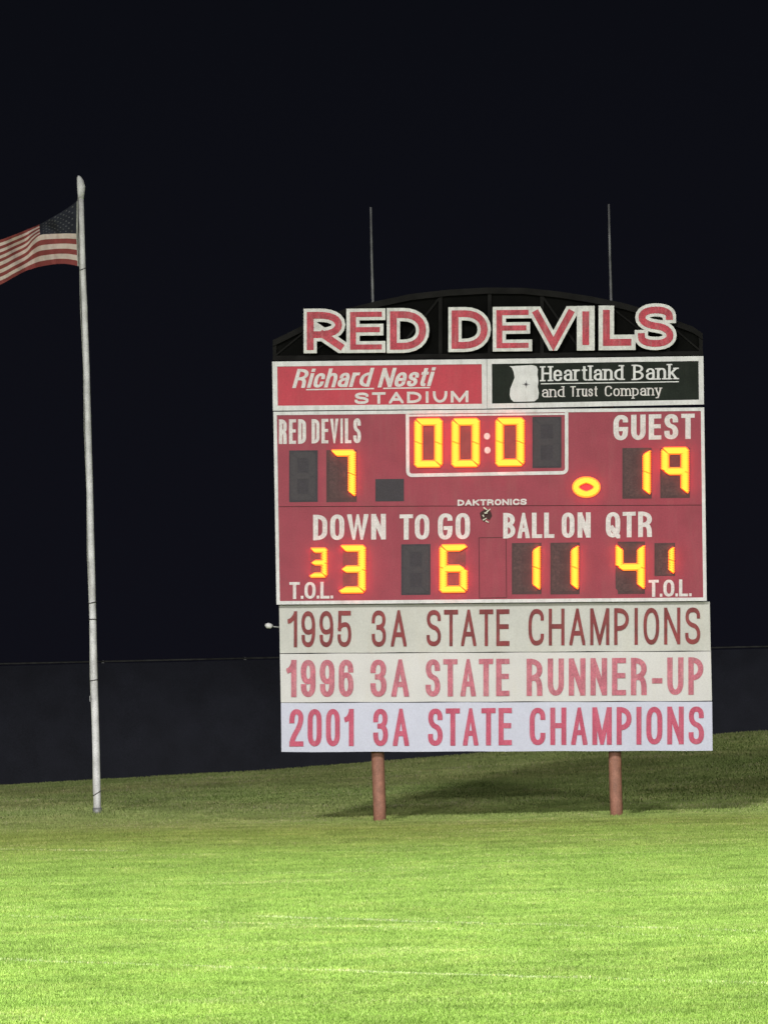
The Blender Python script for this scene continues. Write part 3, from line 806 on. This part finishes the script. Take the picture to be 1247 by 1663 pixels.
# ------------------------------------------------------------------ sign row above
def top_row():
    Y = YB + .0
    q = [(442, 587), (790, 582.9), (790.5, 663.6), (443.2, 666.8)]
    s = quadbox('stadium_sign', q, Y + .006, Y + .09, M['name_red'], None)
    tag(s, 'red name board with slanted white lettering above STADIUM, left half of the upper row', 'sign')
    frame('sign_frame', q, 8, Y - .006, Y + .006, M['trim'], s)
    Yf = Y + .006
    lettering('lettering', 'Richard', (474.5, 599), (608, 597), (474.5, 630), (608, 627.5), 6.0, Yf, M['letter'], s, an=.75, slant=.28, gap=2.6, th=.008)
    lettering('lettering', 'Nesti', (613, 597.5), (708, 596), (613, 629), (708, 626.5), 6.2, Yf, M['letter'], s, an=.75, slant=.28, gap=2.8, th=.008)
    for (xa, ya, xb, yb) in ((497, 631.5, 607, 629.8), (622, 629.5, 698, 628.2)):
        quadbox('underline', [(xa + .5, ya), (xb + .5, yb), (xb, yb + 2.1), (xa, ya + 2.1)], Yf - .006, Yf, M['letter'], s)
    lettering('lettering', 'STADIUM', (576, 637.5), (760.5, 634.2), (576, 656), (760.5, 653), 4.6, Yf, M['letter'], s, an=.9, gap=5.5, th=.008)
    q = [(790.6, 582.9), (1142, 578), (1143, 656.5), (790.9, 663.6 - .2)]
    b = quadbox('bank_sign', q, Y + .006, Y + .09, M['bank'], None)
    tag(b, 'dark bank sign with pale serif lettering and white emblem, beside the red name board', 'sign')
    frame('sign_frame', q, 8, Y - .006, Y + .006, M['trim'], b)
    lt = M['trim']
    lettering('lettering', 'Heartland', (879, 594.5), (1012, 592.5), (879, 619), (1012, 616.8), 4.0, Yf, lt, b, an=.66, gap=2.8, serif=True, th=.006)
    lettering('lettering', 'Bank', (1028, 592), (1100, 590.5), (1028, 617), (1100, 615.6), 4.0, Yf, lt, b, an=.62, gap=3.6, serif=True, th=.006)
    quadbox('underline', [(878, 622.3), (1102, 618.8), (1102, 620.4), (878, 623.9)], Yf - .005, Yf, lt, b)
    lt2 = M['letter']
    lettering('lettering', 'and', (880, 627.5), (916, 627), (880, 645), (916, 644.4), 2.4, Yf, lt2, b, an=.7, gap=2.4, serif=True, th=.006)
    lettering('lettering', 'Trust', (926, 627), (970, 626.4), (926, 644), (970, 643.3), 2.4, Yf, lt2, b, an=.7, gap=2.4, serif=True, th=.006)
    lettering('lettering', 'Company', (982, 626.5), (1074, 625), (982, 643.4), (1074, 641.8), 2.4, Yf, lt2, b, an=.7, gap=2.4, serif=True, th=.006)
    emb = [(827, 594.5), (831, 597), (834, 604), (835.5, 613), (832, 622), (828.5, 631), (827.5, 641), (829.5, 648), (834, 652.3), (852, 652.0), (868, 651.5), (873.5, 647),
           (875, 638), (873, 628), (874, 618), (872.5, 608), (873.5, 600), (871, 594.5), (864, 592.6), (845, 593.5)]
    V, F = union([emb]); e = plate('emblem', [f[::-1] for f in F], V, Yf - .006, Yf, lt, b)
    star = []
    for k in range(16):
        a = math.pi * k / 8; rad = (7.2 if k % 4 == 0 else 4.2) if k % 2 == 0 else 1.5
        star.append((854 + rad * math.sin(a), 624 - rad * math.cos(a)))
    V, F = union([star]); plate('compass_star', [f[::-1] for f in F], V, Yf - .009, Yf - .006, M['dark'], e)
top_row()

# ------------------------------------------------------------------ championship boards
def champions():
    rows = [([(453.3, 982.5), (1152.3, 977), (1154, 1057), (454.5, 1061)], M['cream'], M['text1'], YB + .10, 5.2, 1.5,
             [('1995', (467, 992.8), (570.5, 992), (467, 1051.5), (570.5, 1051)), ('3A', (603.6, 991.5), (660, 991), (603.6, 1050.8), (660, 1050)),
              ('STATE', (692.6, 990.8), (827, 989.5), (692.6, 1050), (827, 1049)), ('CHAMPIONS', (858, 989), (1137, 986.5), (858, 1048.8), (1137, 1046.5))],
             'grey cream board reading 1995 3A STATE CHAMPIONS in dark red, topmost of three'),
            ([(454.6, 1062.2), (1154.2, 1058.2), (1156, 1138.5), (456, 1141)], M['cream2'], M['text2'], YB + .09, 8.6, 1.0,
             [('1996', (465, 1072), (574, 1071.5), (465, 1132.5), (574, 1131.8)), ('3A', (601.5, 1071.5), (664, 1071), (601.5, 1132), (664, 1131.5)),
              ('STATE', (691, 1071), (827, 1070), (691, 1131.8), (827, 1130.5)), ('RUNNER-UP', (855, 1070), (1142, 1067.5), (855, 1130.5), (1142, 1128.5))],
             'cream board reading 1996 3A STATE RUNNER-UP in faded pinkish red, middle of three'),
            ([(456.2, 1142.2), (1156.2, 1139.7), (1157, 1219.5), (457, 1221.8)], M['cool'], M['text3'], YB + .10, 8.0, 1.05,
             [('2001', (470, 1152), (574.5, 1151.5), (470, 1212.8), (574.5, 1212)), ('3A', (606, 1151.5), (664, 1151), (606, 1212), (664, 1211.5)),
              ('STATE', (695, 1151), (831, 1150), (695, 1211.8), (831, 1210.5)), ('CHAMPIONS', (860, 1149.8), (1143, 1147.5), (860, 1210.5), (1143, 1209))],
             'cool white board reading 2001 3A STATE CHAMPIONS in rose red, lowest of three')]
    for q, mb, mtx, Y, sw, an, items, lab in rows:
        # board sheet with slight waviness at its edges
        n = 14; V = []; F = []
        for i in range(n + 1):
            for j in range(3):
                u, v = i / n, j / 2; x, y = bil(q, u, v)
                p = at(x, y + (.35 * math.sin(i * 2.1 + q[0][1]) if j != 1 else 0), Y + (.004 * math.sin(i * 1.7 + j)) - .004 * (j == 1)); V.append(p)
        for i in range(n):
            for j in range(2):
                a = i * 3 + j; F.append((a, a + 1, a + 4, a + 3))
        nv = len(V); V += [v + Vector((0, .03, 0)) for v in V]
        F += [tuple(k + nv for k in f[::-1]) for f in F[:]]
        for i in range(n):
            F.append((i * 3, (i + 1) * 3, (i + 1) * 3 + nv, i * 3 + nv)); F.append((i * 3 + 2, i * 3 + 2 + nv, (i + 1) * 3 + 2 + nv, (i + 1) * 3 + 2))
        F.append((0, nv, nv + 1, 1)); F.append((1, nv + 1, nv + 2, 2)); k = n * 3
        F.append((k, k + 1, k + 1 + nv, k + nv)); F.append((k + 1, k + 2, k + 2 + nv, k + 1 + nv))
        s = mesh('championship_sign', V, F, mb)
        tag(s, lab, 'sign', 'championship boards under the scoreboard')
        for (t, tl, tr, bl, br) in items:
            gap = 8 if len(t) > 4 else 7
            if t == '3A': gap = 8
            lettering('lettering', t, tl, tr, bl, br, sw, Y - .010, mtx, s, an=an, gap=gap if len(t) != 5 else 5, th=.004)
champions()

# ------------------------------------------------------------------ arched letter sign on top
def arch():
    Y = YB + .12
    root = empty('arch_sign', tuple(at(792, 584, Y)))
    tag(root, 'black arched crest with large red and white RED DEVILS letters atop the scoreboard', 'sign')
    prof = [(443, 552), (462, 543), (484, 532), (520, 515), (565, 500), (612, 488.5), (667, 477), (728, 470), (790, 466.5), (850, 467), (905, 472.5), (960, 481), (1012, 491.5), (1055, 504), (1095, 519), (1125, 530), (1141, 541)]
    n = len(prof)
    top = prof; w = 10.0
    inner = [(x, y + w) for x, y in prof]
    V = top + inner; F = [(i, i + n, i + n + 1, i + 1) for i in range(n - 1)]
    plate('arch_band', F, V, Y - .05, Y + .05, M['arch'], root)
    Vb = inner + [(x, 583.5 - (x - 443) * .0115) for x, y in prof]
    F = [(i, i + n, i + n + 1, i + 1) for i in range(n - 1)]
    plate('backing_panel', F, Vb, Y + .02, Y + .03, M['arch_back'], root)
    def ytop(x): return float(np.interp(x, [p[0] for p in prof], [p[1] for p in prof])) + w
    for x in (446, 500, 610, 715, 795, 880, 990, 1085, 1138):
        quadbox('strut', [(x - 3, ytop(x - 3)), (x + 3, ytop(x + 3)), (x + 3, 583 - (x - 443) * .0115), (x - 3, 583 - (x - 443) * .0115)], Y - .02, Y + .018, M['arch'], root)
    for (x0, x1) in ((500, 446), (610, 500), (715, 640), (880, 945), (990, 1085), (1085, 1138)):
        y0, y1 = ytop(x0), 578 - (x1 - 443) * .0115
        quadbox('brace', [(x0 - 2, y0), (x0 + 2, y0), (x1 + 2, y1), (x1 - 2, y1)] if True else [], Y - .014, Y + .012, M['arch'], root)
    quadbox('base_rail', [(443, 577.5), (1141.5, 569.8), (1141.5, 576.8), (443, 585)], Y - .05, Y + .05, M['arch'], root)
    specs = [('Z', 493, 563.5, 501, 573.5), ('E', 562.5, 626, 501, 573), ('D', 628, 697, 500, 573), ('D', 728, 797, 498.5, 571.5), ('E', 800, 864, 498, 570.5),
             ('V', 860, 937, 497.5, 569.5), ('I', 936.5, 965.5, 496.5, 569), ('L', 972, 1032, 496, 568.5), ('S', 1030.6, 1098.5, 492.5, 568.5)]
    for i, (c, x0, x1, y0, y1) in enumerate(specs):
        W, H = x1 - x0, y1 - y0; sw = 21.5 if c not in 'IL' else 25
        if c == 'I': sw = W - .2
        sl = -.010
        Yl = Y - .09 - (.003 * (i % 2))
        polys = glyph(c, 0, W, H, sw, 1.0 if c != 'E' else .88, R=26)
        V, Fs = union(polys)
        V = [(x0 + a, y1 - b + a * sl) for a, b in V]
        Lo = plate('letter', Fs, V, Yl - .06, Yl, M['arch_white'], root)
        polys = glyph(c, 0, W, H, sw, 1.0 if c != 'E' else .88, inner=11.0 if c != 'E' else 9.5, R=26)
        V, Fs = union(polys)
        V = [(x0 + a, y1 - b + a * sl) for a, b in V]
        plate('letter_face', Fs, V, Yl - .068, Yl - .06, M['arch_red'], Lo)
arch()

# ------------------------------------------------------------------ floodlight masts beside the field (outside the picture; the last three added to soften shadows)
def masts():
    for i, (x, y, h, aim, watts, cone, rad) in enumerate(FLOODS):
        root = empty('floodlight_mast', (x, y, 0))
        tag(root, ['tall grey floodlight mast nearest the lawn on its left side', 'tall grey floodlight mast nearest the lawn on its right side',
                   'grey floodlight mast far behind the camera on the left', 'grey floodlight mast far behind the camera on the right',
                   'added grey fill floodlight mast farthest out to the left', 'added grey fill floodlight mast farthest out to the right', 'added grey fill floodlight mast straight behind the camera'][i], 'floodlight')
        tube('pole', [(x, y, -.3), (x, y, h + .4)], [.22, .12], M['steel'], root, 16)
        d = (Vector(aim) - Vector((x, y, h))); side = Vector((d.y, -d.x, 0)).normalized(); dn = d.normalized()
        a, b = Vector((x, y, h)) - side * 1.6, Vector((x, y, h)) + side * 1.6
        tube('cross_arm', [a, b], .05, M['steel'], root, 8)
        for k in (-1.2, -.4, .4, 1.2):
            c = Vector((x, y, h)) + side * k + dn * .25
            tube('lamp_head', [c - dn * .2, c - dn * .05, c + dn * .12], [.08, .24, .28], M['lamp_body'], root, 16)
            tube('lamp_glass', [c + dn * .121, c + dn * .125], [.26, .26], M['lamp_on'], root, 16)
        ld = bpy.data.lights.new('floodlight', 'SPOT'); ld.energy = watts; ld.spot_size = math.radians(cone); ld.spot_blend = 1.0
        ld.shadow_soft_size = rad; ld.color = (1.0, .99, .955)
        lo = bpy.data.objects.new('lamp_light', ld); col.objects.link(lo)
        lo.location = Vector((x, y, h)) + dn * 1.3
        lo.rotation_euler = dn.to_track_quat('-Z', 'Y').to_euler()
masts()
